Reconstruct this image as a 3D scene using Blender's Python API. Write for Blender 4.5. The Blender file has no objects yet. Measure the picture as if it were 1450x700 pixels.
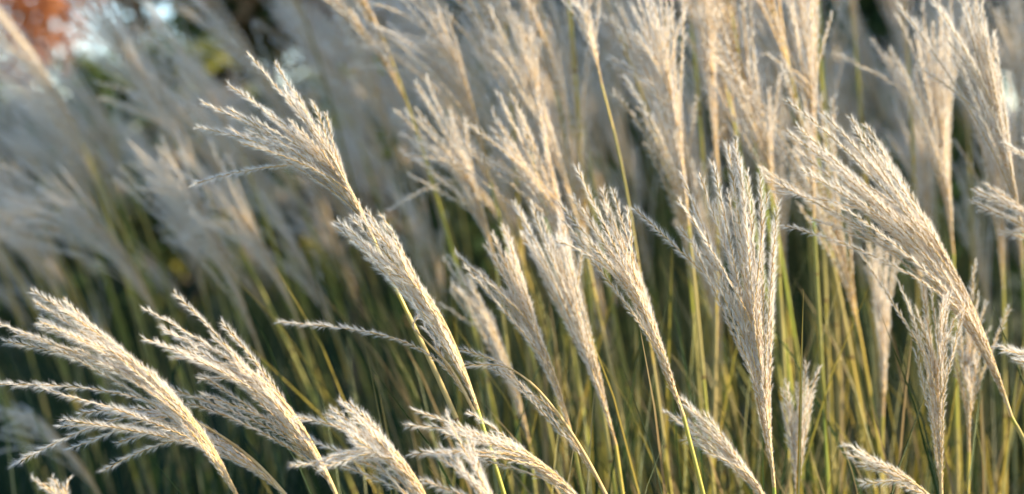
import bpy, math, random
import numpy as np
from mathutils import Vector, Euler

rad = math.radians
rng = np.random.default_rng(11)
random.seed(5)
SC = bpy.context.scene
COL = SC.collection

# ---------------------------------------------------------------- camera
CAM_H = 1.75
PITCH = rad(-4.3)
LENS, SENSOR = 50.0, 36.0
PW, PH = 1450.0, 700.0
FPX = LENS / SENSOR * PW
FOCUS = 1.43
cam_d = bpy.data.cameras.new('camera')
cam = bpy.data.objects.new('camera', cam_d)
COL.objects.link(cam)
cam.location = (0, 0, CAM_H)
cam.rotation_euler = (rad(90) + PITCH, 0, 0)
cam_d.lens, cam_d.sensor_width = LENS, SENSOR
cam_d.clip_start, cam_d.clip_end = 0.05, 2000
cam_d.dof.use_dof = True
cam_d.dof.focus_distance = FOCUS
cam_d.dof.aperture_fstop = 2.8
SC.camera = cam
FWD = np.array([0, math.cos(PITCH), math.sin(PITCH)])
UP = np.array([0, -math.sin(PITCH), math.cos(PITCH)])
RIGHT = np.array([1.0, 0, 0])

def at(px, py, d):
    """a point of the place seen at (px, py) of the photo, d metres ahead"""
    return (np.array([0, 0, CAM_H]) + FWD * d + RIGHT * ((px - PW / 2) / FPX * d)
            + UP * ((PH / 2 - py) / FPX * d))

# ---------------------------------------------------------------- materials
def new_mat(name):
    m = bpy.data.materials.new(name)
    m.use_nodes = True
    nt = m.node_tree
    nt.nodes.clear()
    return m, nt, nt.nodes.new('ShaderNodeOutputMaterial')

def leafy(name, c1, c2, trans=0.4, tcol=None, scale=30.0, rough=0.6, obj_rand=0.0, gloss=0.0, stretch=(1, 1, 1), tint=False, clear=0.0):
    """thin plant matter: diffuse + light passing through, colour varied by noise"""
    m, nt, out = new_mat(name)
    N, L = nt.nodes, nt.links
    tc = N.new('ShaderNodeTexCoord')
    mp = N.new('ShaderNodeMapping'); mp.inputs['Scale'].default_value = stretch
    L.new(tc.outputs['Object'], mp.inputs[0])
    nz = N.new('ShaderNodeTexNoise'); nz.inputs['Scale'].default_value = scale
    nz.inputs['Detail'].default_value = 3
    L.new(mp.outputs[0], nz.inputs['Vector'])
    fac = nz.outputs['Fac']
    mr = N.new('ShaderNodeMapRange')
    mr.inputs['From Min'].default_value = 0.35; mr.inputs['From Max'].default_value = 0.65
    L.new(fac, mr.inputs['Value']); fac = mr.outputs[0]
    if obj_rand:
        oi = N.new('ShaderNodeObjectInfo')
        mx = N.new('ShaderNodeMix'); mx.inputs['Factor'].default_value = obj_rand
        L.new(fac, mx.inputs['A']); L.new(oi.outputs['Random'], mx.inputs['B'])
        fac = mx.outputs['Result']
    rmp = N.new('ShaderNodeMix'); rmp.data_type = 'RGBA'
    rmp.inputs['A'].default_value = (*c1, 1); rmp.inputs['B'].default_value = (*c2, 1)
    L.new(fac, rmp.inputs['Factor'])
    col = rmp.outputs['Result']
    if tint:
        ob = N.new('ShaderNodeObjectInfo')
        tm = N.new('ShaderNodeMix'); tm.data_type = 'RGBA'; tm.blend_type = 'MULTIPLY'; tm.inputs['Factor'].default_value = 1
        L.new(col, tm.inputs['A']); L.new(ob.outputs['Color'], tm.inputs['B']); col = tm.outputs['Result']
    df = N.new('ShaderNodeBsdfDiffuse'); L.new(col, df.inputs['Color'])
    tr = N.new('ShaderNodeBsdfTranslucent')
    if tcol:
        tr.inputs['Color'].default_value = (*tcol, 1)
    else:
        L.new(col, tr.inputs['Color'])
    ms = N.new('ShaderNodeMixShader'); ms.inputs[0].default_value = trans
    L.new(df.outputs[0], ms.inputs[1]); L.new(tr.outputs[0], ms.inputs[2])
    res = ms.outputs[0]
    if gloss:
        gl = N.new('ShaderNodeBsdfGlossy'); gl.inputs['Roughness'].default_value = 0.4
        gl.inputs['Color'].default_value = (0.9, 0.9, 0.85, 1)
        m2 = N.new('ShaderNodeMixShader'); m2.inputs[0].default_value = gloss
        L.new(res, m2.inputs[1]); L.new(gl.outputs[0], m2.inputs[2]); res = m2.outputs[0]
    if clear:
        tp = N.new('ShaderNodeBsdfTransparent')
        m3 = N.new('ShaderNodeMixShader'); m3.inputs[0].default_value = clear
        L.new(res, m3.inputs[1]); L.new(tp.outputs[0], m3.inputs[2]); res = m3.outputs[0]
    L.new(res, out.inputs[0])
    return m

M_HAIR = leafy('silky_hair', (0.94, 0.905, 0.83), (0.97, 0.955, 0.915), 0.55, scale=40, obj_rand=0.4, tint=True, clear=0.34)
M_SPIKELET = leafy('seed_husk', (0.48, 0.32, 0.14), (0.66, 0.48, 0.27), 0.3, scale=120)
M_RACHIS = leafy('seed_spike_axis', (0.46, 0.29, 0.12), (0.60, 0.42, 0.20), 0.0, scale=60)
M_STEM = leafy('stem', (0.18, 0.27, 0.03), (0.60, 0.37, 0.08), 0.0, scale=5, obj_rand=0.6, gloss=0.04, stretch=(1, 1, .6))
M_STEM_FAR = leafy('shaded_stem', (0.07, 0.10, 0.03), (0.24, 0.18, 0.07), 0.0, scale=5, obj_rand=0.6)  # darker copy of the stem: shade of the far stand put into its colour
M_JOINT = leafy('stem_joint', (0.16, 0.10, 0.04), (0.25, 0.15, 0.06), 0.0, scale=90)
M_SHEATH = leafy('dry_sheath', (0.22, 0.24, 0.05), (0.52, 0.38, 0.16), 0.15, scale=9, obj_rand=0.5, stretch=(1, 1, .5))
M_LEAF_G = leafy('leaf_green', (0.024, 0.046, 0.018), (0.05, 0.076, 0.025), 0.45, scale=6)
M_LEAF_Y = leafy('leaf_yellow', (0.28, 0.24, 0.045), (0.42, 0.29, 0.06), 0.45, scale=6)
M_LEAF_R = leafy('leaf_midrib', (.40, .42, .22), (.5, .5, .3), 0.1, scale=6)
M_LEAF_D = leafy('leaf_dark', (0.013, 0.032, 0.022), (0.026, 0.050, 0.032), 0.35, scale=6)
M_LEAF_B = leafy('leaf_straw', (0.30, 0.20, 0.09), (0.40, 0.30, 0.15), 0.4, scale=6)

# ---------------------------------------------------------------- mesh helpers
class Tris:
    def __init__(self):
        self.v, self.f, self.m, self.n = [], [], [], 0
    def add(self, v, f, m):
        v = np.asarray(v, np.float32).reshape(-1, 3)
        f = np.asarray(f, np.int32).reshape(-1, 3)
        self.v.append(v); self.f.append(f + self.n)
        self.m.append(np.full(len(f), m, np.int32)); self.n += len(v)
    def build(self, name, mats, parent=None, origin=(0, 0, 0), smooth=False):
        me = self.mesh(name, mats, origin, smooth)
        o = bpy.data.objects.new(name, me)
        COL.objects.link(o)
        if parent is not None:
            o.parent = parent
        else:
            o.location = origin
        return o
    def mesh(self, name, mats, origin=(0, 0, 0), smooth=False):
        v = np.concatenate(self.v) - np.asarray(origin, np.float32)
        f = np.concatenate(self.f); mi = np.concatenate(self.m)
        me = bpy.data.meshes.new(name)
        me.vertices.add(len(v)); me.vertices.foreach_set('co', v.ravel())
        me.loops.add(len(f) * 3); me.loops.foreach_set('vertex_index', f.ravel())
        me.polygons.add(len(f))
        me.polygons.foreach_set('loop_start', np.arange(0, len(f) * 3, 3, dtype=np.int32))
        for mt in mats:
            me.materials.append(mt)
        me.polygons.foreach_set('material_index', mi)
        me.polygons.foreach_set('use_smooth', np.full(len(f), smooth, bool))
        me.update(calc_edges=True)
        return me

def norm(a):
    return a / np.maximum(np.linalg.norm(a, axis=-1, keepdims=True), 1e-9)

def frames(P):
    T = norm(np.gradient(P, axis=0))
    ref = np.array([0.31, -0.9, 0.23]); ref /= np.linalg.norm(ref)
    U = norm(np.cross(T, ref)); V = np.cross(T, U)
    return T, U, V

def tube(tr, P, R, sides, m, cap=True):
    P = np.asarray(P, float); n = len(P)
    R = np.broadcast_to(np.asarray(R, float), (n,))
    T, U, V = frames(P)
    a = np.arange(sides) / sides * 2 * math.pi
    ring = (P[:, None, :] + R[:, None, None] * (np.cos(a)[None, :, None] * U[:, None, :] + np.sin(a)[None, :, None] * V[:, None, :]))
    v = ring.reshape(-1, 3)
    i = np.arange(n - 1)[:, None] * sides; j = np.arange(sides)[None, :]; k = (j + 1) % sides
    a0, a1, b0, b1 = i + j, i + k, i + sides + j, i + sides + k
    f = np.concatenate([np.stack([a0, a1, b1], -1).reshape(-1, 3), np.stack([a0, b1, b0], -1).reshape(-1, 3)])
    tr.add(v, f, m)

def bez(P0, P1, P2, n):
    t = np.linspace(0, 1, n)[:, None]
    return (1 - t) ** 2 * P0 + 2 * t * (1 - t) * P1 + t ** 2 * P2

def resample(P, s):
    """points at arclengths s on polyline P"""
    L = np.concatenate([[0], np.cumsum(np.linalg.norm(np.diff(P, axis=0), axis=1))])
    return np.stack([np.interp(s, L, P[:, k]) for k in range(3)], -1), L[-1]

# lod: (node spacing, spikelets per node, hairs per spikelet, hair width, rachis sides, spikelet ring)
LOD = {0: (0.0038, 2, 32, 0.00019, 4, True),
       1: (0.0060, 2, 18, 0.00036, 3, True),
       2: (0.0085, 2, 8, 0.0009, 3, False),
       3: (0.0130, 2, 5, 0.0017, 3, False)}

def raceme(tr, P, lod, full=1.0, rscale=1.0):
    """one seed spike along P: thin axis, paired husks, each with a tuft of silky hairs"""
    sp, per, nh, hw, sides, ring = LOD[lod]
    P = np.asarray(P, float)
    _, Lt = resample(P, np.array([0.0]))
    n = max(5, int(Lt / sp))
    s = np.linspace(0, Lt, n)
    Q, _ = resample(P, s)
    # slight zig-zag of the axis
    T, U, V = frames(Q)
    if lod < 2:
        zz = 0.0005 * np.where(np.arange(n) % 2, 1, -1)[:, None]
        Q = Q + U * zz
    u = s / Lt
    tube(tr, Q, (0.00095 - 0.00050 * u) * rscale * (1 if lod < 2 else 1.5), sides, 0)
    # husks
    k = np.repeat(np.arange(1, n), per)
    uk = u[k]
    m = len(k)
    ang = (np.arange(m) * math.pi + uk * rng.uniform(-.5, .5) + rng.uniform(0, 6.28) + rng.normal(0, 0.75, m))
    rd = np.cos(ang)[:, None] * U[k] + np.sin(ang)[:, None] * V[k]
    tilt = rng.uniform(0.08, 0.26, m)
    d = norm(np.cos(tilt)[:, None] * T[k] + np.sin(tilt)[:, None] * rd)
    base = Q[k] + T[k] * (np.where(np.arange(m) % 2, 0.5, 0.0) * sp)[:, None] + rd * rng.uniform(0.0004, 0.0012, m)[:, None]
    ln = rng.uniform(0.0040, 0.0054, m) * (0.8 + 0.3 * uk)
    side = norm(np.cross(d, rd)); side2 = np.cross(d, side)
    w = 0.00044 if lod < 2 else 0.0008
    if ring:
        ctr = base + d * (ln * 0.4)[:, None]
        r = [ctr + w * (math.cos(a) * side + math.sin(a) * side2) for a in (0, 2.094, 4.189)]
        v = np.stack([base, r[0], r[1], r[2], base + d * ln[:, None]], 1)
        f = np.array([[0, 2, 1], [0, 3, 2], [0, 1, 3], [4, 1, 2], [4, 2, 3], [4, 3, 1]])
    else:
        ctr = base + d * (ln * 0.4)[:, None]
        v = np.stack([base, ctr + w * side, base + d * ln[:, None], ctr - w * side], 1)
        f = np.array([[0, 1, 2], [0, 2, 3]])
    nv = v.shape[1]
    tr.add(v.reshape(-1, 3), (f[None] + (np.arange(m) * nv)[:, None, None]).reshape(-1, 3), 1)
    # tufts of hair; short at the bottom of the spike, full towards the tip
    env = np.clip(0.18 + 1.35 * uk, 0, 1.0) * full
    K = np.repeat(np.arange(m), nh)
    H = len(K)
    a2 = rng.uniform(0, 2 * math.pi, H)
    spread = np.abs(rng.normal(0.0, 0.46, H)) + 0.06
    hd = norm(np.cos(spread)[:, None] * d[K] + np.sin(spread)[:, None] *
              (np.cos(a2)[:, None] * side[K] + np.sin(a2)[:, None] * side2[K]) + 0.55 * rd[K])
    hl = rng.uniform(0.0042, 0.0092, H) * env[K] * (1.0 if lod < 2 else 1.15)
    hb = base[K] + d[K] * rng.uniform(-0.0022, 0.0026, H)[:, None]
    wv = norm(np.cross(hd, rng.normal(0, 1, (H, 3)))) * hw * 0.5
    v = np.stack([hb - wv, hb + wv, hb + hd * hl[:, None]], 1).reshape(-1, 3)
    tr.add(v, np.arange(H * 3).reshape(-1, 3), 2)

TINTS = [(1, 1, 1), (1, .99, .97), (.985, .975, .96), (.97, .945, .91), (.99, .975, .97), (1, 1, .99)]
PLUME_MATS = [M_RACHIS, M_SPIKELET, M_HAIR]

def blade(tr, P, width, m, twist=0.0):
    """a long grass leaf: V-folded ribbon along P"""
    P = np.asarray(P, float); n = len(P)
    T = norm(np.gradient(P, axis=0))
    up = np.array([0, 0, 1.0])
    S = np.cross(T, up); S[np.linalg.norm(S, axis=1) < 1e-3] = (1, 0, 0); S = norm(S)
    Nn = np.cross(S, T)
    t = np.linspace(0, 1, n)
    w = width * np.minimum(1, 0.35 + 3 * t) * np.clip(1.0 - t ** 3, 0.02, 1)
    a = twist * t
    S2 = np.cos(a)[:, None] * S + np.sin(a)[:, None] * Nn
    N2 = -np.sin(a)[:, None] * S + np.cos(a)[:, None] * Nn
    l = P - S2 * w[:, None] * 0.5 + N2 * w[:, None] * 0.18
    r = P + S2 * w[:, None] * 0.5 + N2 * w[:, None] * 0.18
    v = np.stack([l, P, r], 1).reshape(-1, 3)
    i = np.arange(n - 1) * 3
    f = np.concatenate([np.stack(x, -1) for x in ((i, i + 1, i + 4), (i, i + 4, i + 3), (i + 1, i + 2, i + 5), (i + 1, i + 5, i + 4))])
    tr.add(v, f, m)

def tag(o, label, cat, group=None, kind=None):
    if label: o['label'] = label
    if cat: o['category'] = cat
    if group: o['group'] = group
    if kind: o['kind'] = kind
    return o

def empty(name, loc):
    o = bpy.data.objects.new(name, None)
    COL.objects.link(o); o.location = loc
    o.empty_display_size = 0.05
    return o

def stem_curve(p0, tdir, n=26, straight=0.65):
    """from the ground up to p0, arriving along tdir"""
    z = p0[2]
    sx, sy = tdir[0] / max(tdir[2], 0.35), tdir[1] / max(tdir[2], 0.35)
    g = np.array([p0[0] - sx * z * straight, p0[1] - sy * z * straight, 0.0])
    c = p0 - np.array([sx, sy, 1.0]) * z * 0.45
    return bez(g, c, p0, n)

def joints(tr, st, r0, r1, r):
    """joints of a stem and the dry leaf sheaths that wrap it above them"""
    L = np.concatenate([[0], np.cumsum(np.linalg.norm(np.diff(st, axis=0), axis=1))])[-1]
    x = 0.25
    while x < L - 0.05:
        rad_ = r0 + (r1 - r0) * x / L
        pts, _ = resample(st, np.linspace(x, x + .005, 4))
        tube(tr, pts, rad_ * np.array([1.02, 1.25, 1.25, 1.02]), 6, 1)
        if r.random() < .75:
            e = min(L - .01, x + r.uniform(.08, .22))
            pts, _ = resample(st, np.linspace(x + .004, e, 10))
            tube(tr, pts, rad_ * np.linspace(1.22, 1.10, 10), 6, 2)
        x += r.uniform(.17, .27)

# ---------------------------------------------------------------- individual plumes of the photo
def plume(label, d, axis, tips, extra=8, lod=0, group='plume grass stalks lit by the sun', fat=1.0, depth_fan=0.30, leaves=(), low=6,
          stem_px=None, cat='plume grass', full=1.0, bend=0.34):
    ax = [at(x, y, d) for x, y in axis]                       # from the lowest spike up to the last
    A = np.array(ax)
    if len(A) == 2:
        A = np.array([A[0], (A[0] + A[1]) / 2, A[1]])
    t = np.linspace(0, 1, 30)
    tt = np.linspace(0, 1, len(A))
    # smooth through the given points
    Ax = np.stack([np.interp(t, tt, A[:, k]) for k in range(3)], -1)
    for _ in range(25):
        Ax[1:-1] = (Ax[:-2] + 2 * Ax[1:-1] + Ax[2:]) / 4
    Tx = norm(np.gradient(Ax, axis=0))
    if stem_px:
        S = np.array([at(x, y, d) for x, y in stem_px] + [Ax[0]])
        td = norm(S[1] - S[0])
        low_part = stem_curve(S[0], td)
        st = np.concatenate([low_part[:-1], S])
        ts = np.linspace(0, 1, 60)
        L = np.concatenate([[0], np.cumsum(np.linalg.norm(np.diff(st, axis=0), axis=1))]); L /= L[-1]
        st = np.stack([np.interp(ts, L, st[:, k]) for k in range(3)], -1)
        for _ in range(6):
            st[1:-1] = (st[:-2] + 2 * st[1:-1] + st[2:]) / 4
    else:
        st = stem_curve(Ax[0], Tx[0])
    ground = st[0].copy()
    root = empty('grass_stalk', ground)
    tint = (*TINTS[rng.integers(0, len(TINTS))], 1)
    tag(root, label, cat, group)
    full_line = np.concatenate([st[:-1], Ax])
    LL = np.linspace(0, 1, len(full_line))
    q = Tris()
    rr = np.concatenate([np.linspace(0.0036, 0.0022, len(st) - 1), np.linspace(0.0022, 0.0008, len(Ax))]) * fat
    tube(q, full_line[:len(st)], rr[:len(st)], 6, 0)
    tube(q, Ax, rr[len(st) - 1:], 6, 3)
    joints(q, st, 0.0036 * fat, 0.0022 * fat, rng)
    q.build('stem', [M_STEM, M_JOINT, M_SHEATH, M_RACHIS], root, ground, True)
    tp = []
    fanw = 0
    TP = np.array(tips, float)
    c = TP.mean(0)
    fan = np.linalg.norm(TP - c, axis=1).mean() / FPX * d
    for (x, y) in tips:
        tp.append((at(x, y, d + rng.normal(0, depth_fan) * fan), None))
    n0 = len(tp)
    for k in range(extra):
        i, j = rng.integers(0, n0, 2)
        w = rng.uniform(0.2, 0.8)
        p = tp[i][0] * w + tp[j][0] * (1 - w)
        s = rng.uniform(0.62, 1.0)
        p = Ax[-1] + (p - Ax[-1]) * s + rng.normal(0, 1, 3) * np.array([.006, .006 + 0.2 * fan, .006])
        tp.append((p, None))
    for k in range(low):                                      # short spikes hugging the axis
        i = rng.integers(0, n0)
        s = rng.uniform(0.15, 0.5)
        s *= 0.6
        p = Ax[-1] + (tp[i][0] - Ax[-1]) * s + rng.normal(0, .003, 3)
        tp.append((p, rng.uniform(0.0, 0.3)))
    for idx, (p, u) in enumerate(tp):
        if u is None:
            u = rng.uniform(0.05, 1.0)
        k = int(u * (len(Ax) - 1))
        P0 = Ax[k]
        Ld = np.linalg.norm(p - P0)
        # leave the axis along it, then bend to the tip
        k2 = min(len(Ax) - 1, k + 2)
        P1 = P0 + Tx[k2] * Ld * bend * rng.uniform(0.8, 1.2)
        C = bez(P0, P1, p, 40)
        side = norm(np.cross(C[-1] - C[0], FWD))
        tq = np.linspace(0, 1, 40)[:, None]
        C = C + side * rng.normal(0, 0.003) * np.sin(tq * math.pi * 1.6) * tq + FWD * rng.normal(0, 0.006) * np.sin(tq * math.pi)
        q = Tris()
        raceme(q, C, lod, full=full * rng.uniform(0.88, 1.1), rscale=fat)
        q.build('seed_spike', PLUME_MATS, root, ground).color = tint
    for lf in leaves:
        pts = np.array([at(x, y, d + dd) for x, y, dd in lf[1]])
        t0 = np.linspace(0, 1, len(pts)); t1 = np.linspace(0, 1, 24)
        B = np.stack([np.interp(t1, t0, pts[:, k]) for k in range(3)], -1)
        for _ in range(8):
            B[1:-1] = (B[:-2] + 2 * B[1:-1] + B[2:]) / 4
        q = Tris()
        blade(q, B, lf[2], 0, 0.8)
        q.build('leaf', [lf[0]], root, ground, True)
    return root

exec_specs = []
def P(*a, **k):
    exec_specs.append((a, k))

# --- sharp plumes
P('sharp upright cream plume with brown ribs fanning open like a brush', 1.43,
  [(1096, 690), (1088, 600), (1076, 520), (1062, 440)],
  [(902, 295), (964, 250), (962, 286), (968, 324), (996, 250), (1012, 233), (1027, 209), (1038, 203), (1056, 229), (1065, 246), (1076, 246), (1087, 279), (1102, 287), (1050, 264), (1096, 340), (985, 300), (1010, 290), (1030, 275), (1043, 300), (1062, 290), (1000, 335), (1022, 340), (1078, 330), (1092, 320), (1044, 235), (1053, 330), (980, 345)],
  extra=0, low=8, depth_fan=.14, bend=.14, stem_px=[(1100, 760)])
P('large silver plume bowed sideways over green stem, broad sweep of long spikes', 1.52,
  [(1432, 590), (1400, 490), (1372, 420), (1330, 350)],
  [(1113, 148), (1117, 190), (1165, 165), (1205, 168), (1212, 185), (1228, 180), (1085, 232), (1090, 250), (1100, 270), (1108, 322), (1245, 210), (1130, 215), (1150, 205), (1260, 235), (1180, 240)],
  extra=14, low=8, stem_px=[(1490, 700), (1455, 625)])
P('slim cream plume of a few long spikes on thin dark stem beside the brush-shaped plume', 1.42,
  [(968, 590), (948, 530), (925, 460), (905, 410)],
  [(820, 238), (795, 288), (803, 312), (830, 300), (858, 270), (873, 272), (881, 300), (790, 350), (845, 330), (812, 335)],
  extra=4, low=6, depth_fan=.2, bend=.2, stem_px=[(1000, 715)])
P('narrow drooping tan plume overlapped by the flared plume above it', 1.41,
  [(676, 580), (655, 515), (630, 455), (606, 420)],
  [(484, 313), (493, 318), (511, 309), (521, 302), (500, 336), (540, 322), (515, 345), (548, 345), (478, 318), (505, 348), (524, 365), (535, 312)],
  extra=5, low=10, depth_fan=0.3, bend=.24)
P('bright plume with wide windswept spikes standing high above the grass tops', 1.50,
  [(528, 338), (512, 302), (496, 268), (480, 238)],
  [(355, 80), (392, 93), (322, 129), (288, 150), (350, 140), (326, 157), (282, 183), (352, 186), (372, 165), (276, 265), (330, 180), (375, 200), (462, 165), (420, 130), (440, 150), (345, 205), (400, 140), (450, 185), (385, 160), (410, 175)],
  extra=6, low=5, bend=.26, depth_fan=.22, stem_px=[(700, 720), (620, 530), (560, 410)])
P('soft plume bowing over sideways with a thick white upper edge above trailing spikes', 1.36,
  [(340, 712), (305, 640), (272, 590), (232, 548)],
  [(45, 420), (50, 432), (60, 462), (66, 448), (0, 460), (10, 487), (90, 440), (80, 430), (120, 490), (30, 470), (110, 455)],
  extra=7, low=9, stem_px=[(395, 820)])
P('limp greyish plume with trailing spikes hanging under the thick white-edged plume', 1.40,
  [(420, 720), (370, 660), (320, 620), (265, 590)],
  [(0, 543), (65, 541), (20, 658), (95, 592), (85, 610), (100, 625), (155, 585), (150, 664), (160, 580)],
  extra=2, low=4, stem_px=[(480, 830)])
P('pale plume with separate feathery spikes reaching over dark grass', 1.39,
  [(478, 705), (452, 645), (420, 590), (375, 540)],
  [(207, 440), (244, 424), (206, 484), (236, 473), (315, 462), (248, 506), (236, 546), (268, 576), (285, 540), (300, 480), (290, 510)],
  extra=6, low=6, stem_px=[(510, 790)])
P('crisp little plume with toothed brown spikes rising from bottom edge', 1.33,
  [(632, 790), (610, 715), (585, 670), (560, 640)],
  [(418, 598), (437, 614), (461, 596), (485, 570), (495, 575), (470, 585), (419, 655), (492, 645), (465, 655), (500, 600), (515, 600)],
  extra=9, low=6, stem_px=[(660, 880)])
P('frosty plume arching low in front of the golden stems, long thin spikes', 1.38,
  [(868, 760), (815, 700), (780, 665), (745, 640)],
  [(589, 582), (578, 606), (666, 589), (670, 600), (605, 636), (585, 647), (640, 600), (690, 630), (668, 628)],
  extra=4, low=6, stem_px=[(930, 860)])
P('short stubby plume with three bright spikes in the lowest row', 1.30,
  [(735, 800), (712, 750), (700, 720)],
  [(617, 641), (625, 640), (668, 630), (606, 676), (640, 585), (650, 660)],
  extra=3, low=2, stem_px=[(755, 880)])
P('low pale plume leaning between the slim plume and brush-shaped plume', 1.47,
  [(1110, 750), (1075, 690), (1040, 640)],
  [(943, 585), (966, 568), (985, 580), (960, 605), (1000, 590), (975, 620)],
  extra=5, low=4, stem_px=[(1150, 850)])
P('single pale plume tip poking in low above the bottom edge at the shaded stems', 1.36,
  [(1360, 740), (1320, 705), (1290, 680)],
  [(1198, 634), (1205, 640), (1230, 655), (1225, 678)],
  extra=3, low=2, stem_px=[(1420, 850)])
P('small upright open plume with separated stubby spikes', 1.62,
  [(1128, 720), (1128, 670), (1127, 640)],
  [(1107, 555), (1135, 518), (1160, 524), (1112, 545), (1147, 558), (1148, 545), (1120, 575), (1132, 550)],
  extra=5, low=5, stem_px=[(1130, 800)], group='plume grass stalks lit by the sun')
P('shaded upright plume with dark parallel ribs under the bowed silver plume', 1.50,
  [(1333, 700), (1331, 630), (1328, 570), (1325, 530)],
  [(1308, 400), (1320, 408), (1335, 420), (1345, 418), (1362, 440), (1290, 430), (1225, 360), (1350, 450), (1300, 440)],
  extra=6, low=10, full=0.75, stem_px=[(1334, 760)], bend=.22)
P('thin bright tip of plume entering at the side edge above the green stems', 1.40,
  [(1560, 560), (1520, 530), (1490, 515)],
  [(1418, 486), (1423, 500), (1440, 505), (1435, 492)], extra=2, low=2, stem_px=[(1620, 700)])
P('lone thin spike plume stretching sideways over dark stems', 1.45,
  [(690, 620), (640, 520), (590, 470)],
  [(401, 449), (585, 440)], extra=0, low=1, stem_px=[(720, 720)])
P('brown wispy plume crossing in front of the golden stems', 1.45,
  [(868, 720), (820, 625), (760, 545), (720, 520)],
  [(655, 496), (665, 515), (700, 520)], extra=0, low=2, stem_px=[(890, 780)])
# --- a little behind the focus
G2 = 'plume grass stalks just behind the sharp ones'
P('tan plume tilting over with lit spikes in the middle cluster, dark lower axis', 1.58,
  [(815, 640), (790, 540), (760, 470), (730, 430)],
  [(648, 362), (662, 380), (703, 333), (715, 328), (725, 345), (690, 350), (690, 400), (722, 390)],
  extra=9, low=8, lod=0, group=G2, stem_px=[(830, 720)], bend=.22)
P('full creamy plume at the back of the middle cluster', 1.62,
  [(872, 630), (850, 550), (830, 480), (805, 430)],
  [(727, 290), (733, 300), (755, 290), (770, 310), (745, 330), (800, 310), (820, 330), (755, 350), (790, 340)],
  extra=16, low=8, lod=0, group=G2, stem_px=[(885, 720)], bend=.22)
P('golden lit plume with feathery top in front of beige blurred ones', 1.78,
  [(835, 470), (822, 400), (805, 330), (790, 290)],
  [(708, 135), (722, 140), (740, 160), (757, 133), (660, 175), (698, 160), (700, 185), (715, 205), (765, 165), (770, 190), (612, 212), (705, 175)],
  extra=14, low=8, lod=1, group=G2, stem_px=[(850, 560)], bend=.22)
P('blurred pale slender plume drooping behind the long brown wisps', 1.90,
  [(752, 640), (735, 560), (715, 500), (695, 455)],
  [(628, 372), (640, 365), (655, 385), (630, 430), (670, 400), (640, 400)],
  extra=8, low=8, lod=1, group=G2, stem_px=[(760, 720)])
P('tall dense cream plume cut by the top edge, bushy and narrow', 1.85,
  [(975, 320), (968, 240), (960, 180), (948, 130)],
  [(852, 22), (866, 85), (880, 10), (900, -15), (915, -25), (930, -30), (950, -25), (965, -10), (972, 15), (890, 40), (940, 0), (870, 100), (905, 20)],
  extra=18, low=10, lod=1, group=G2, stem_px=[(985, 420)], full=1.15)
P('closed golden plume pointing straight up beside the dense cream plume', 1.95,
  [(1018, 260), (1012, 180), (1008, 120), (1004, 80)],
  [(985, -20), (995, -30), (1010, -40), (1020, -25), (1000, -10), (978, 10), (1018, 20)],
  extra=8, low=10, lod=1, group=G2, stem_px=[(1016, 360)])
P('small closed plume on curving thin green stem near the top', 1.80,
  [(852, 120), (845, 85), (838, 60), (832, 40)],
  [(798, -5), (806, -12), (822, -15), (836, -10), (845, 5), (810, 10)],
  extra=5, low=6, lod=1, group=G2, stem_px=[(905, 380), (880, 220)], fat=.62)
P('upright plume with six stiff finger spikes near the top edge', 1.85,
  [(1152, 310), (1152, 230), (1150, 170), (1148, 130)],
  [(1100, 32), (1112, 8), (1122, -5), (1138, -15), (1158, -18), (1178, 22), (1085, 75), (1150, 0), (1120, 100)],
  extra=6, low=8, lod=1, group=G2, stem_px=[(1160, 450)], bend=.22)
P('loose plume of curved fingers behind the tip of the brush-shaped plume', 1.88,
  [(1098, 290), (1092, 250), (1086, 215), (1080, 195)],
  [(998, 130), (1008, 125), (1020, 100), (1045, 120), (1070, 75), (1078, 120), (1105, 110), (1090, 130)],
  extra=7, low=6, lod=1, group=G2, stem_px=[(1105, 420)], bend=.22)
P('wide beige plume standing behind the lit silver plumes', 1.95,
  [(1350, 360), (1343, 300), (1337, 240), (1330, 190)],
  [(1275, 25), (1240, 60), (1310, 8), (1328, -10), (1348, -5), (1365, 15), (1295, 30), (1190, 75), (1345, 60), (1365, 60), (1320, 60), (1300, 100)],
  extra=20, low=10, lod=1, group=G2, stem_px=[(1352, 460)], full=1.15)
P('bright white plume near the dark trees with knobbly spike at its edge', 1.68,
  [(1448, 330), (1436, 270), (1424, 215), (1412, 170)],
  [(1272, 10), (1322, 0), (1330, 15), (1363, -15), (1378, -15), (1397, 5), (1298, 100), (1345, 30), (1350, 60), (1390, 40)],
  extra=12, low=8, lod=0, group=G2, stem_px=[(1470, 420)])
P('hanging tuft at the side edge, curved over above grey grass', 1.62,
  [(1540, 420), (1510, 360), (1480, 320)],
  [(1383, 268), (1380, 285), (1390, 300), (1400, 260), (1420, 330)], extra=5, low=4, lod=0, group=G2, stem_px=[(1570, 520)])
P('clipped white spike tip at the side edge below the bright plume', 1.60,
  [(1560, 330), (1530, 260), (1500, 225)],
  [(1428, 200), (1435, 205)], extra=1, low=2, lod=0, group=G2, stem_px=[(1590, 430)])
P('pale vertical plume with straight spikes among green stems', 1.92,
  [(1250, 590), (1250, 530), (1250, 480), (1248, 450)],
  [(1228, 345), (1238, 335), (1250, 330), (1265, 345), (1232, 380), (1272, 370)],
  extra=9, low=10, lod=1, group=G2, stem_px=[(1248, 690)])
P('brownish blurred plume between the ribbed plume and bowed silver plume', 1.70,
  [(1372, 640), (1370, 580), (1370, 545), (1372, 520)],
  [(1352, 455), (1368, 440), (1380, 420), (1426, 440), (1388, 375), (1400, 470), (1345, 480)],
  extra=8, low=8, lod=1, group=G2, stem_px=[(1370, 720)], full=0.85)
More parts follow.
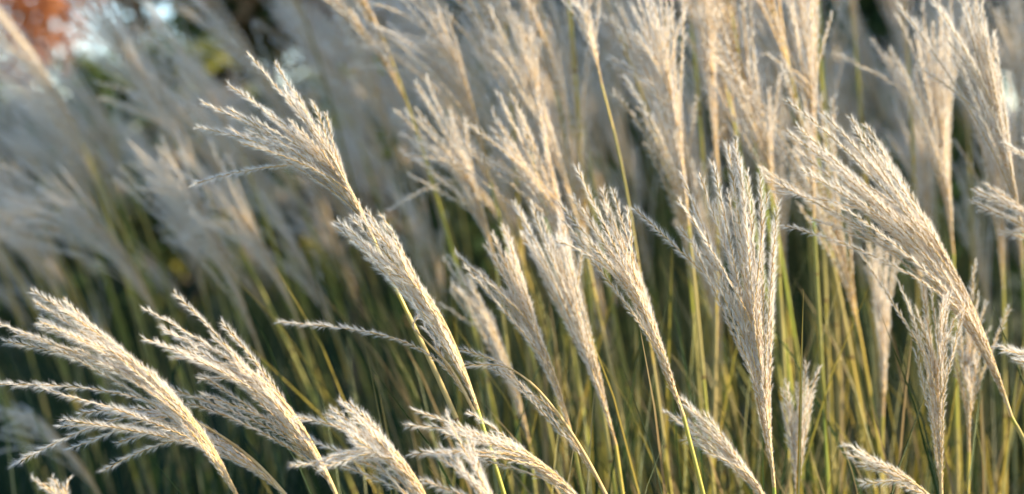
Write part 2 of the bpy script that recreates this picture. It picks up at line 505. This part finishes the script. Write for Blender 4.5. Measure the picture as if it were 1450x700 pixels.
P('out of focus plume at upper middle with long thin fanned hairs, dark axis', 2.05,
  [(695, 260), (680, 190), (664, 130), (650, 90)],
  [(500, 35), (495, 60), (530, 10), (560, -10), (590, -20), (498, 95), (540, 40), (610, 0), (630, 10), (570, 60), (600, 60)],
  extra=18, low=8, lod=1, group=G2, stem_px=[(720, 360)], depth_fan=0.4)
P('beige plume with fine lines rising behind the golden lit plume', 1.98,
  [(828, 350), (800, 250), (775, 180), (760, 140)],
  [(680, 30), (695, 10), (720, 0), (745, 5), (690, 60), (735, 40), (700, 90), (765, 60), (670, 80), (757, -5)],
  extra=16, low=8, lod=1, group=G2, stem_px=[(850, 450)])
P('shaded beige plume with drooping spikes beneath the dark-axis plume', 1.95,
  [(703, 380), (690, 320), (672, 270), (655, 240)],
  [(560, 160), (572, 190), (590, 120), (610, 110), (555, 300), (585, 245), (640, 160), (660, 170), (600, 170), (570, 215)],
  extra=9, low=8, lod=1, group=G2, stem_px=[(715, 470)])
# --- strongly blurred ones on the shaded side
G3 = 'blurred plume grass stalks in the shade'
P('big blue-grey blurred plume sweeping out over the dark grass', 2.6,
  [(232, 470), (200, 390), (165, 340), (120, 300)],
  [(-40, 290), (-20, 250), (0, 235), (30, 225), (60, 235), (90, 245), (-10, 330), (20, 345), (-60, 320), (50, 270)],
  extra=18, low=8, lod=1, group=G3, stem_px=[(270, 560)], depth_fan=0.4)
P('dim blurred plume with tan axis slanting down to a yellow stem', 2.4,
  [(372, 510), (345, 430), (315, 350), (285, 290)],
  [(160, 260), (190, 230), (205, 215), (185, 200), (230, 200), (170, 240), (250, 190), (220, 250), (270, 200)],
  extra=16, low=8, lod=1, group=G3, stem_px=[(410, 610)], depth_fan=0.4)
P('grey blurred plume drooping behind the high windswept one', 2.35,
  [(430, 480), (405, 410), (375, 350), (345, 310)],
  [(240, 240), (255, 220), (270, 300), (300, 200), (320, 220), (250, 340), (330, 230)],
  extra=14, low=8, lod=1, group=G3, stem_px=[(450, 570)], depth_fan=0.4)
P('tall blurred stalk with plume bending across the pale sky gap', 2.45,
  [(330, 330), (270, 230), (215, 130), (170, 60)],
  [(60, -60), (90, -80), (110, -40), (130, -60), (80, -20), (150, -30)],
  extra=12, low=10, lod=1, group=G3, stem_px=[(380, 430)], depth_fan=0.4)
P('blurred tan plume with fine fringe, low at the dark corner', 2.45,
  [(150, 720), (120, 660), (85, 620), (50, 590)],
  [(-40, 560), (-20, 570), (0, 580), (20, 575), (-30, 600), (-10, 640), (10, 610)],
  extra=10, low=6, lod=1, group=G3, stem_px=[(190, 800)])
P('orange-lit blurred tip peeping low behind the trailing grey spikes', 1.65,
  [(130, 780), (110, 740), (90, 710)],
  [(52, 678), (60, 684), (95, 682), (70, 690)], extra=3, low=2, lod=1, group=G3, stem_px=[(150, 860)])

for a, k in exec_specs:
    plume(*a, **k)

# ---------------------------------------------------------------- the stand behind: copies of a few prototypes
def proto(lean, L, nsp, lod, split, seed):
    """a whole stalk standing at the origin: stem, seed spikes (or one plume), leaves"""
    r = np.random.default_rng(seed)
    h = 1.42
    base = np.array([-math.tan(lean) * h * 0.55, 0, h])
    td = norm(np.array([-math.sin(lean), 0, math.cos(lean)]))
    st = stem_curve(base, td, straight=0.55)
    AL = L * 0.45
    l2 = lean * 1.35
    t2 = np.array([-math.sin(l2), 0, math.cos(l2)])
    Ax = bez(base, base + td * AL * 0.5, base + td * AL * .5 + t2 * AL * 0.5, 20)
    Tx = norm(np.gradient(Ax, axis=0))
    root = empty('grass_stalk', (0, 0, 0))
    q = Tris()
    line = np.concatenate([st[:-1], Ax])
    tube(q, line, np.concatenate([np.linspace(0.0036, 0.0023, len(st) - 1), np.linspace(0.0023, 0.0008, len(Ax))]), 5, 0)
    joints(q, st, 0.0036, 0.0023, r)
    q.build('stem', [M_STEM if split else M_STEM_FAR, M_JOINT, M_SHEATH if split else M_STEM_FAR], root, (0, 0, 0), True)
    q = Tris()
    for i in range(nsp):
        k = int(r.uniform(0.0, 1.0) * 19)
        P0 = Ax[k]
        Ls = L * r.uniform(0.55, 0.85)
        aa = r.uniform(0, 2 * math.pi); sp = abs(r.normal(0, 0.24)) + 0.05
        drift = np.array([-math.sin(lean * 2.3 + 0.10), 0, math.cos(lean * 2.3 + 0.10)])
        dr = norm(drift + sp * np.array([math.cos(aa), math.sin(aa), 0.25 * math.sin(aa * 1.7)]) * 1.2)
        Pm = P0 + Tx[k] * Ls * 0.45
        Pe = Pm + dr * Ls * 0.58
        C = bez(P0, Pm, Pe, 24)
        if split:
            q = Tris()
        raceme(q, C, lod, full=1.1, rscale=1)
        if split:
            q.build('seed_spike', PLUME_MATS, root)
    if not split:
        q.build('plume', PLUME_MATS, root)
    for i in range(2):
        a = r.uniform(0, 6.28); z0 = r.uniform(0.2, 0.6)
        b0 = st[np.argmin(abs(st[:, 2] - z0))]
        hd = np.array([math.cos(a), math.sin(a), 0])
        Lb = r.uniform(0.35, 0.7)
        B = bez(b0, b0 + np.array([0, 0, Lb * .7]) + hd * .1, b0 + hd * Lb * r.uniform(.4, .8) + np.array([0, 0, Lb * r.uniform(.2, .7)]), 14)
        q = Tris(); blade(q, B, r.uniform(.007, .011), 0, r.uniform(-1, 1))
        q.build('leaf', [M_LEAF_Y if r.random() < .35 else M_LEAF_G], root, (0, 0, 0), True)
    return root

KIDS = {}
def copy_thing(root, loc, rz, s, tilt, label, group, cat='plume grass'):
    c = root.copy(); COL.objects.link(c)
    tint = (*TINTS[random.randrange(len(TINTS))], 1)
    c.location = loc; c.rotation_euler = (0, tilt, rz); c.scale = (s, s, s)
    tag(c, label, cat, group)
    if root.name not in KIDS:
        KIDS[root.name] = list(root.children)
    for ch in KIDS[root.name]:
        d = ch.copy(); COL.objects.link(d); d.parent = c
        d.color = tint
    return c

near_protos = [proto(l, L, n, 2, True, 100 + i) for i, (l, L, n) in enumerate(
    [(rad(3), .34, 14), (rad(6), .36, 15), (rad(12), .36, 15), (rad(17), .38, 16), (rad(23), .38, 16), (rad(9), .30, 13)])]
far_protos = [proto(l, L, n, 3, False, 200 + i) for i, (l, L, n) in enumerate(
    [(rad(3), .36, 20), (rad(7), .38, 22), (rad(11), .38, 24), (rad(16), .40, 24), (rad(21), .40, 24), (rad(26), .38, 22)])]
LEANS_N = [3, 6, 12, 17, 23, 9]
LEANS_F = [3, 7, 11, 16, 21, 26]
used = set()
def put(protos, leans, want, loc, rz, s, label, group):
    i = int(np.argmin([abs(l - want) + rng.uniform(0, 5) for l in leans]))
    root = protos[i]
    if root.name not in used:
        used.add(root.name)
        KIDS[root.name] = list(root.children)
        root.location = loc; root.rotation_euler = (0, rad(want - leans[i]) * -.7, rz); root.scale = (s, s, s)
        tag(root, label, 'plume grass', group)
        return root
    return copy_thing(root, loc, rz, s, rad(want - leans[i]) * -.7, label, group)

r2 = np.random.default_rng(77)
def want_lean(x, y):
    f = x / (0.36 * y)                      # -1 at the left of the view, 1 at the right
    return float(np.clip(14 - 10 * f + r2.normal(0, 4), 0, 30))

# just behind the individual stalks, still partly sunlit
for i in range(80):
    y = r2.uniform(2.15, 3.4)
    f = r2.uniform(-1.15, 1.25)
    if f < -.25 and y < 2.75: y += .65
    if i >= 60: y = r2.uniform(1.98, 2.5); f = r2.uniform(-.28, .82)
    x = f * 0.36 * y + 0.12
    put(near_protos, LEANS_N, want_lean(x, y), (x + math.tan(rad(want_lean(x, y))) * .8, y, 0), r2.normal(0, .35), r2.uniform(.92, 1.22) if i < 60 else r2.uniform(1.02, 1.32),
        'softly blurred beige plume stalk in the crowded band behind the sharp plumes', 'blurred plume stalks behind the sharp ones')
far_spots = []
for i in range(230):
    y = 3.4 + 5.2 * r2.random() ** 0.9
    f = r2.uniform(-1.2, 1.25)
    x = f * 0.36 * y + 0.15
    far_spots.append((y, x + math.tan(rad(want_lean(x, y))) * .8, want_lean(x, y), r2.normal(0, .4),
                      r2.uniform(.92, 1.28) - .28 * min(1, max(0, -f - .3)) - .25 * max(0, f - .7)))
for i in range(16):
    y = r2.uniform(2.8, 3.4); f = r2.uniform(-1.1, -.15)
    put(near_protos, LEANS_N, 19 + r2.normal(0, 4), (f * .36 * y + .3, y, 0), r2.normal(0, .35), r2.uniform(.95, 1.2),
        'softly blurred beige plume stalk in the crowded band behind the sharp plumes', 'blurred plume stalks behind the sharp ones')
for i in range(44):
    y = r2.uniform(2.9, 4.4); f = r2.uniform(-.3, .85)
    far_spots.append((y, f * .36 * y + .2, want_lean(f * .36 * y, y), r2.normal(0, .4), r2.uniform(1.08, 1.34)))
far_spots.sort()
for (y, x, wl, rz, sc_) in far_spots[:148]:
    put(far_protos, LEANS_F, wl, (x, y, 0), rz, sc_,
        'hazy grey plume stalk far back in the stand, melted out of focus', 'far plume stalks melted out of focus')
# the farthest ones, past counting: one mass
q = Tris()
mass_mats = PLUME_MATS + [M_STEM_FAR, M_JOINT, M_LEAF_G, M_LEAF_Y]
tri_cache = {}
for (y, x, wl, rz, sc_) in far_spots[148:]:
    i = int(np.argmin([abs(l - wl) + rng.uniform(0, 5) for l in LEANS_F]))
    tl = rad(wl - LEANS_F[i]) * -.7
    R = np.array(Euler((0, tl, rz)).to_matrix()) * sc_
    for ch in (KIDS.get(far_protos[i].name) or far_protos[i].children):
        if ch.data.name not in tri_cache:
            me = ch.data
            v = np.empty(len(me.vertices) * 3, np.float32); me.vertices.foreach_get('co', v)
            f = np.empty(len(me.loops), np.int32); me.loops.foreach_get('vertex_index', f)
            m = np.empty(len(me.polygons), np.int32); me.polygons.foreach_get('material_index', m)
            lut = np.array([mass_mats.index(t) for t in me.materials])
            tri_cache[ch.data.name] = (v.reshape(-1, 3), f.reshape(-1, 3), lut[m])
        v, f, m = tri_cache[ch.data.name]
        q.add(v @ R.T + np.array([x, y, 0]), f, 0)
        q.m[-1] = m.astype(np.int32)
o = q.build('far_grass_plumes', mass_mats)
tag(o, 'pale mass of plumes at the very back of the stand', 'plume grass', kind='stuff')
for i in range(7):
    y = r2.uniform(2.1, 2.8); f = r2.uniform(-.1, 1.0)
    put(near_protos, LEANS_N, 5, (f * .36 * y + .1, y, 0), r2.normal(0, .4), r2.uniform(1.28, 1.42),
        'tall golden green stalk with its plume cut by the top edge', 'tall stalks passing up between the plumes')
for p in near_protos + far_protos:
    if p.name not in used:
        for ch in list(p.children): bpy.data.objects.remove(ch)
        bpy.data.objects.remove(p)

# ---------------------------------------------------------------- leaves of the stand (uncountable)
q = Tris()
r3 = np.random.default_rng(9)
for i in range(6600):
    y = 1.6 + 7.5 * r3.random() ** 1.25
    if i >= 5900: y = r3.uniform(1.62, 2.7)
    x = r3.uniform(-1.25, 1.3) * 0.36 * y + r3.normal(0, .1)
    if i < 5900 and x < .1 and y < 2.3: y += 1.0
    if i >= 5900: x = r3.uniform(-.25, 1.04) * 0.36 * y
    b = np.array([x, y, 0.0])
    a = r3.uniform(0, 2 * math.pi); hd = np.array([math.cos(a) - .35, math.sin(a), 0])
    L = r3.uniform(0.6, 1.25) if y > 2.7 else r3.uniform(0.9, 1.62)
    reach = r3.uniform(0.08, 0.45) * L
    B = bez(b, b + np.array([0, 0, L * r3.uniform(.7, .95)]), b + hd * reach + np.array([0, 0, L * r3.uniform(.65, 1.0)]), 9)
    if y < 2.7: B = bez(b, b + np.array([0, 0, L * .75]) , b + hd * L * r3.uniform(.03, .22) + np.array([0, 0, L]), 9)
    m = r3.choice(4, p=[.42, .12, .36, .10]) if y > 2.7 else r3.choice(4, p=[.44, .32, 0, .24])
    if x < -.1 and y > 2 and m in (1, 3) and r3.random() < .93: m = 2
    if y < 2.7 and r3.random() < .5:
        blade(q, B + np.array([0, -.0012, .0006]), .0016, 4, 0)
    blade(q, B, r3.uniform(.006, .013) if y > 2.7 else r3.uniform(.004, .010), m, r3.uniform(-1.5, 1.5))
o = q.build('grass', [M_LEAF_G, M_LEAF_Y, M_LEAF_D, M_LEAF_B, M_LEAF_R], None, (0, 0, 0), True)
tag(o, 'dense dark green grass leaves filling the stand below the plumes', 'grass', kind='stuff')

# ---------------------------------------------------------------- ground
m_soil, nt, out = new_mat('soil')
N, L_ = nt.nodes, nt.links
nz = N.new('ShaderNodeTexNoise'); nz.inputs['Scale'].default_value = 1.3; nz.inputs['Detail'].default_value = 8
cr = N.new('ShaderNodeValToRGB')
cr.color_ramp.elements[0].position = .35; cr.color_ramp.elements[0].color = (.035, .05, .018, 1)
cr.color_ramp.elements[1].position = .7; cr.color_ramp.elements[1].color = (.09, .085, .04, 1)
bs = N.new('ShaderNodeBsdfPrincipled'); bs.inputs['Roughness'].default_value = .95
tcn = N.new('ShaderNodeTexCoord')
L_.new(tcn.outputs['Object'], nz.inputs['Vector']); L_.new(nz.outputs['Fac'], cr.inputs['Fac']); L_.new(cr.outputs['Color'], bs.inputs['Base Color'])
L_.new(bs.outputs[0], out.inputs[0])
q = Tris()
S = 900.0
q.add([(-S, -S, 0), (S, -S, 0), (S, S, 0), (-S, S, 0)], [(0, 1, 2), (0, 2, 3)], 0)
o = q.build('ground', [m_soil]); o['kind'] = 'structure'

# ---------------------------------------------------------------- trees and shrubs
M_BARK = leafy('bark', (.06, .045, .03), (.12, .09, .06), 0, scale=8)
def tree(name, label, loc, h, r, z0, mats, n, leaf, shape='round', cat='tree', group=None, seed=1, clump=0.35, lean=0):
    t = np.random.default_rng(seed)
    root = empty(name, loc)
    tag(root, label, cat, group)
    q = Tris()
    top = np.array([0, 0, h * 0.8])
    Pt = bez(np.zeros(3), np.array([t.normal(0, .1), t.normal(0, .1), h * .4]), top, 12)
    tube(q, Pt, np.linspace(max(.012, h * .018 if h > 2 else .012), .012, 12), 8, 0)
    for i in range(14):
        a = i * 2.4; z = z0 + (h * .8 - z0) * (i / 14)
        b = np.array([0, 0, z]); rr = r * (.85 if shape == 'round' else (1 - z / h) + .15)
        e = b + np.array([math.cos(a) * rr * .8, math.sin(a) * rr * .8, .25 * rr + .1])
        tube(q, bez(b, (b + e) / 2 + np.array([0, 0, -.08]), e, 7), np.linspace(h * .007 + .004, .004, 7), 5, 0)
    q.build('trunk', [M_BARK], root, (0, 0, 0), True)
    # clumps of leaves through the crown's volume
    nc = max(10, int(n / 55))
    u = t.random(nc); a = t.uniform(0, 2 * math.pi, nc)
    if shape == 'round':
        z = z0 + (h - z0) * u
        prof = np.sqrt(np.clip(1 - (2 * u - 1) ** 2, 0.03, 1))
        prof = np.maximum(prof, np.where(u < .5, .6, 0))
    else:
        u = u ** 1.3
        z = z0 + (h - z0) * u; prof = np.clip(1 - u, .02, 1) ** .8
    rr = r * prof * np.sqrt(t.uniform(.25, 1, nc)) * t.uniform(.8, 1.12, nc)
    C = np.stack([np.cos(a) * rr, np.sin(a) * rr, z], -1)
    k = t.integers(0, nc, n)
    Pp = C[k] + t.normal(0, 1, (n, 3)) * clump * r * .35
    Pp[:, 2] = np.maximum(Pp[:, 2], .02)
    d1 = norm(t.normal(0, 1, (n, 3))); d2 = norm(np.cross(d1, t.normal(0, 1, (n, 3))))
    s = leaf * t.uniform(.6, 1.3, n)[:, None]
    v = np.stack([Pp - d1 * s * .6, Pp + d2 * s * .3, Pp + d1 * s * .6, Pp - d2 * s * .3], 1)
    mi = (k * 7 % len(mats))
    for m in range(len(mats)):
        sel = np.where(mi == m)[0]
        if len(sel):
            vv = v[sel].reshape(-1, 3)
            i = np.arange(len(sel)) * 4
            q2 = q if False else None
            if m == 0: Q = Tris()
            Q.add(vv, np.concatenate([np.stack([i, i + 1, i + 2], -1), np.stack([i, i + 2, i + 3], -1)]), m)
    Q.build('crown', mats, root)
    return root

M_EV1 = leafy('evergreen_dark', (.018, .035, .018), (.03, .055, .025), .15, scale=3)
M_EV2 = leafy('evergreen', (.03, .055, .022), (.05, .08, .03), .2, scale=3)
M_OR1 = leafy('maple_orange', (.46, .19, .08), (.56, .26, .11), .45, scale=3)
M_OR2 = leafy('maple_rust', (.36, .14, .07), (.46, .20, .09), .4, scale=3)
M_YG1 = leafy('yellow_green', (.24, .25, .06), (.38, .32, .08), .5, scale=3)
M_YG2 = leafy('shrub_green', (.08, .11, .04), (.14, .16, .05), .4, scale=3)
M_PK1 = leafy('peach_leaf', (.55, .33, .20), (.66, .45, .30), .45, scale=3)
M_PK2 = leafy('apricot_leaf', (.60, .40, .18), (.62, .34, .18), .45, scale=3)

# unseen evergreens, added along the right side to shade the back of the stand
shade_ev = tree('evergreen_tree', 'unseen dark evergreen tree added to shade the back of the grass', (4.6, 2.8, 0), 7.5, 1.35, .3, [M_EV1, M_EV2], 7600, .18, seed=3,
          group='unseen evergreens added for shade')
for (x, y, rz, s) in [(4.7, 4.6, 1.0, 1.05), (4.5, 6.2, 2.2, .98), (4.7, 7.8, 3.4, 1.0), (5.7, 11.8, .5, 1.1)]:
    copy_thing(shade_ev, (x, y, 0), rz, s, 0, 'unseen dark evergreen tree added to shade the back of the grass', 'unseen evergreens added for shade', 'tree')
ev2 = tree('evergreen_tree', 'dark green tree closing the view behind the plumes', (2.6, 12.5, 0), 6.5, 1.5, .2, [M_EV1, M_EV2], 7000, .2, seed=5,
           group='dark trees behind the plumes')
for (x, y, rz, s) in [(1.2, 13.5, 1.0, .95), (0.0, 12.9, 2.0, .8), (4.6, 14.5, 3.1, 1.0), (3.3, 15.2, 4.0, 1.05)]:
    copy_thing(ev2, (x, y, 0), rz, s, 0, 'dark green tree closing the view behind the plumes', 'dark trees behind the plumes', 'tree')
tree('maple_tree', 'orange autumn maple at the far left beyond the grass', (-6.5, 16.0, 0), 6.0, 1.85, 1.0, [M_OR1, M_OR2, M_OR1], 15000, .13, seed=8)
tree('autumn_tree', 'peach coloured autumn tree glowing behind the grey plumes', (-1.75, 14.5, 0), 4.6, 1.35, .5, [M_PK1, M_PK2], 9000, .14, seed=9)
tree('young_tree', 'slim olive green tree between the pale sky gap and peach tree', (-3.0, 13.6, 0), 4.6, .85, .5, [M_YG2, M_YG2, M_PK2], 10000, .13, seed=21)
M_GL = leafy('glint_leaf_yellow', (.50, .46, .06), (.62, .50, .10), .5, scale=3)  # sapling added for warm glints; light leaf colours stand in for the light
M_GP = leafy('glint_leaf_peach', (.72, .48, .26), (.78, .56, .34), .5, scale=3)
tree('sapling', 'added sapling, its light yellow and peach leaves standing for warm glints', (-.475, 4.4, 0), 1.98, .15, 1.45, [M_GL, M_GP, M_YG1], 110, .06, cat='sapling', seed=31)
tree('shrub', 'yellow green shrub catching the sun behind the plumes', (-0.95, 9.6, 0), 2.05, .42, .2, [M_YG1, M_YG2, M_PK2], 900, .11, cat='shrub', seed=10)
tree('shrub', 'yellow green shrub under the pale sky gap with brighter top', (-2.35, 10.4, 0), 2.5, .55, .2, [M_YG2, M_YG1, M_YG2], 1300, .11, cat='shrub', seed=12)
hs = tree('shrub', 'low dark hedge shrub at the far end of the grass', (-4.6, 11.2, 0), 2.35, .9, .05, [M_YG2, M_EV2], 6500, .12, cat='shrub', seed=14, group='hedge shrubs at the far end')
for (x, rz, s) in [(-3.2, 1.1, .95), (-1.6, 2.3, .9), (-0.2, 3.0, 1.0), (1.2, 4.0, 1.05), (2.7, 5.1, 1.1)]:
    copy_thing(hs, (x, 11.3, 0), rz, s, 0, 'low dark hedge shrub at the far end of the grass', 'hedge shrubs at the far end', 'shrub')

# ---------------------------------------------------------------- light
SUN_EL, SUN_AZ = rad(28), rad(99)            # azimuth clockwise from +Y: from the right and a little behind
w = bpy.data.worlds.new('World'); SC.world = w
w.use_nodes = True
nt = w.node_tree
bg = nt.nodes['Background']
sky = nt.nodes.new('ShaderNodeTexSky'); sky.sky_type = 'NISHITA'
sky.sun_disc = False
sky.sun_elevation = SUN_EL; sky.sun_rotation = SUN_AZ
sky.dust_density = 0.5; sky.ozone_density = 3.2
nt.links.new(sky.outputs[0], bg.inputs[0])
bg.inputs[1].default_value = 0.15
sd = bpy.data.lights.new('sun', 'SUN'); sd.energy = 4.7; sd.angle = rad(0.5); sd.color = (1.0, 0.87, 0.66)
so = bpy.data.objects.new('sun', sd); COL.objects.link(so)
dirv = Vector((math.sin(SUN_AZ) * math.cos(SUN_EL), math.cos(SUN_AZ) * math.cos(SUN_EL), math.sin(SUN_EL)))
so.rotation_euler = dirv.to_track_quat('Z', 'Y').to_euler()
so.location = (6, 2, 6)

# ---------------------------------------------------------------- render settings
SC.render.engine = 'CYCLES'
cy = SC.cycles
cy.use_denoising = True
try:
    cy.denoiser = 'OPENIMAGEDENOISE'
except Exception:
    pass
cy.transparent_max_bounces = 12; cy.max_bounces = 8; cy.diffuse_bounces = 5; cy.transmission_bounces = 4; cy.glossy_bounces = 2
cy.sample_clamp_indirect = 6
vs = SC.view_settings
vs.view_transform = 'Standard'; vs.look = 'None'; vs.exposure = 1.42; vs.gamma = 1.0
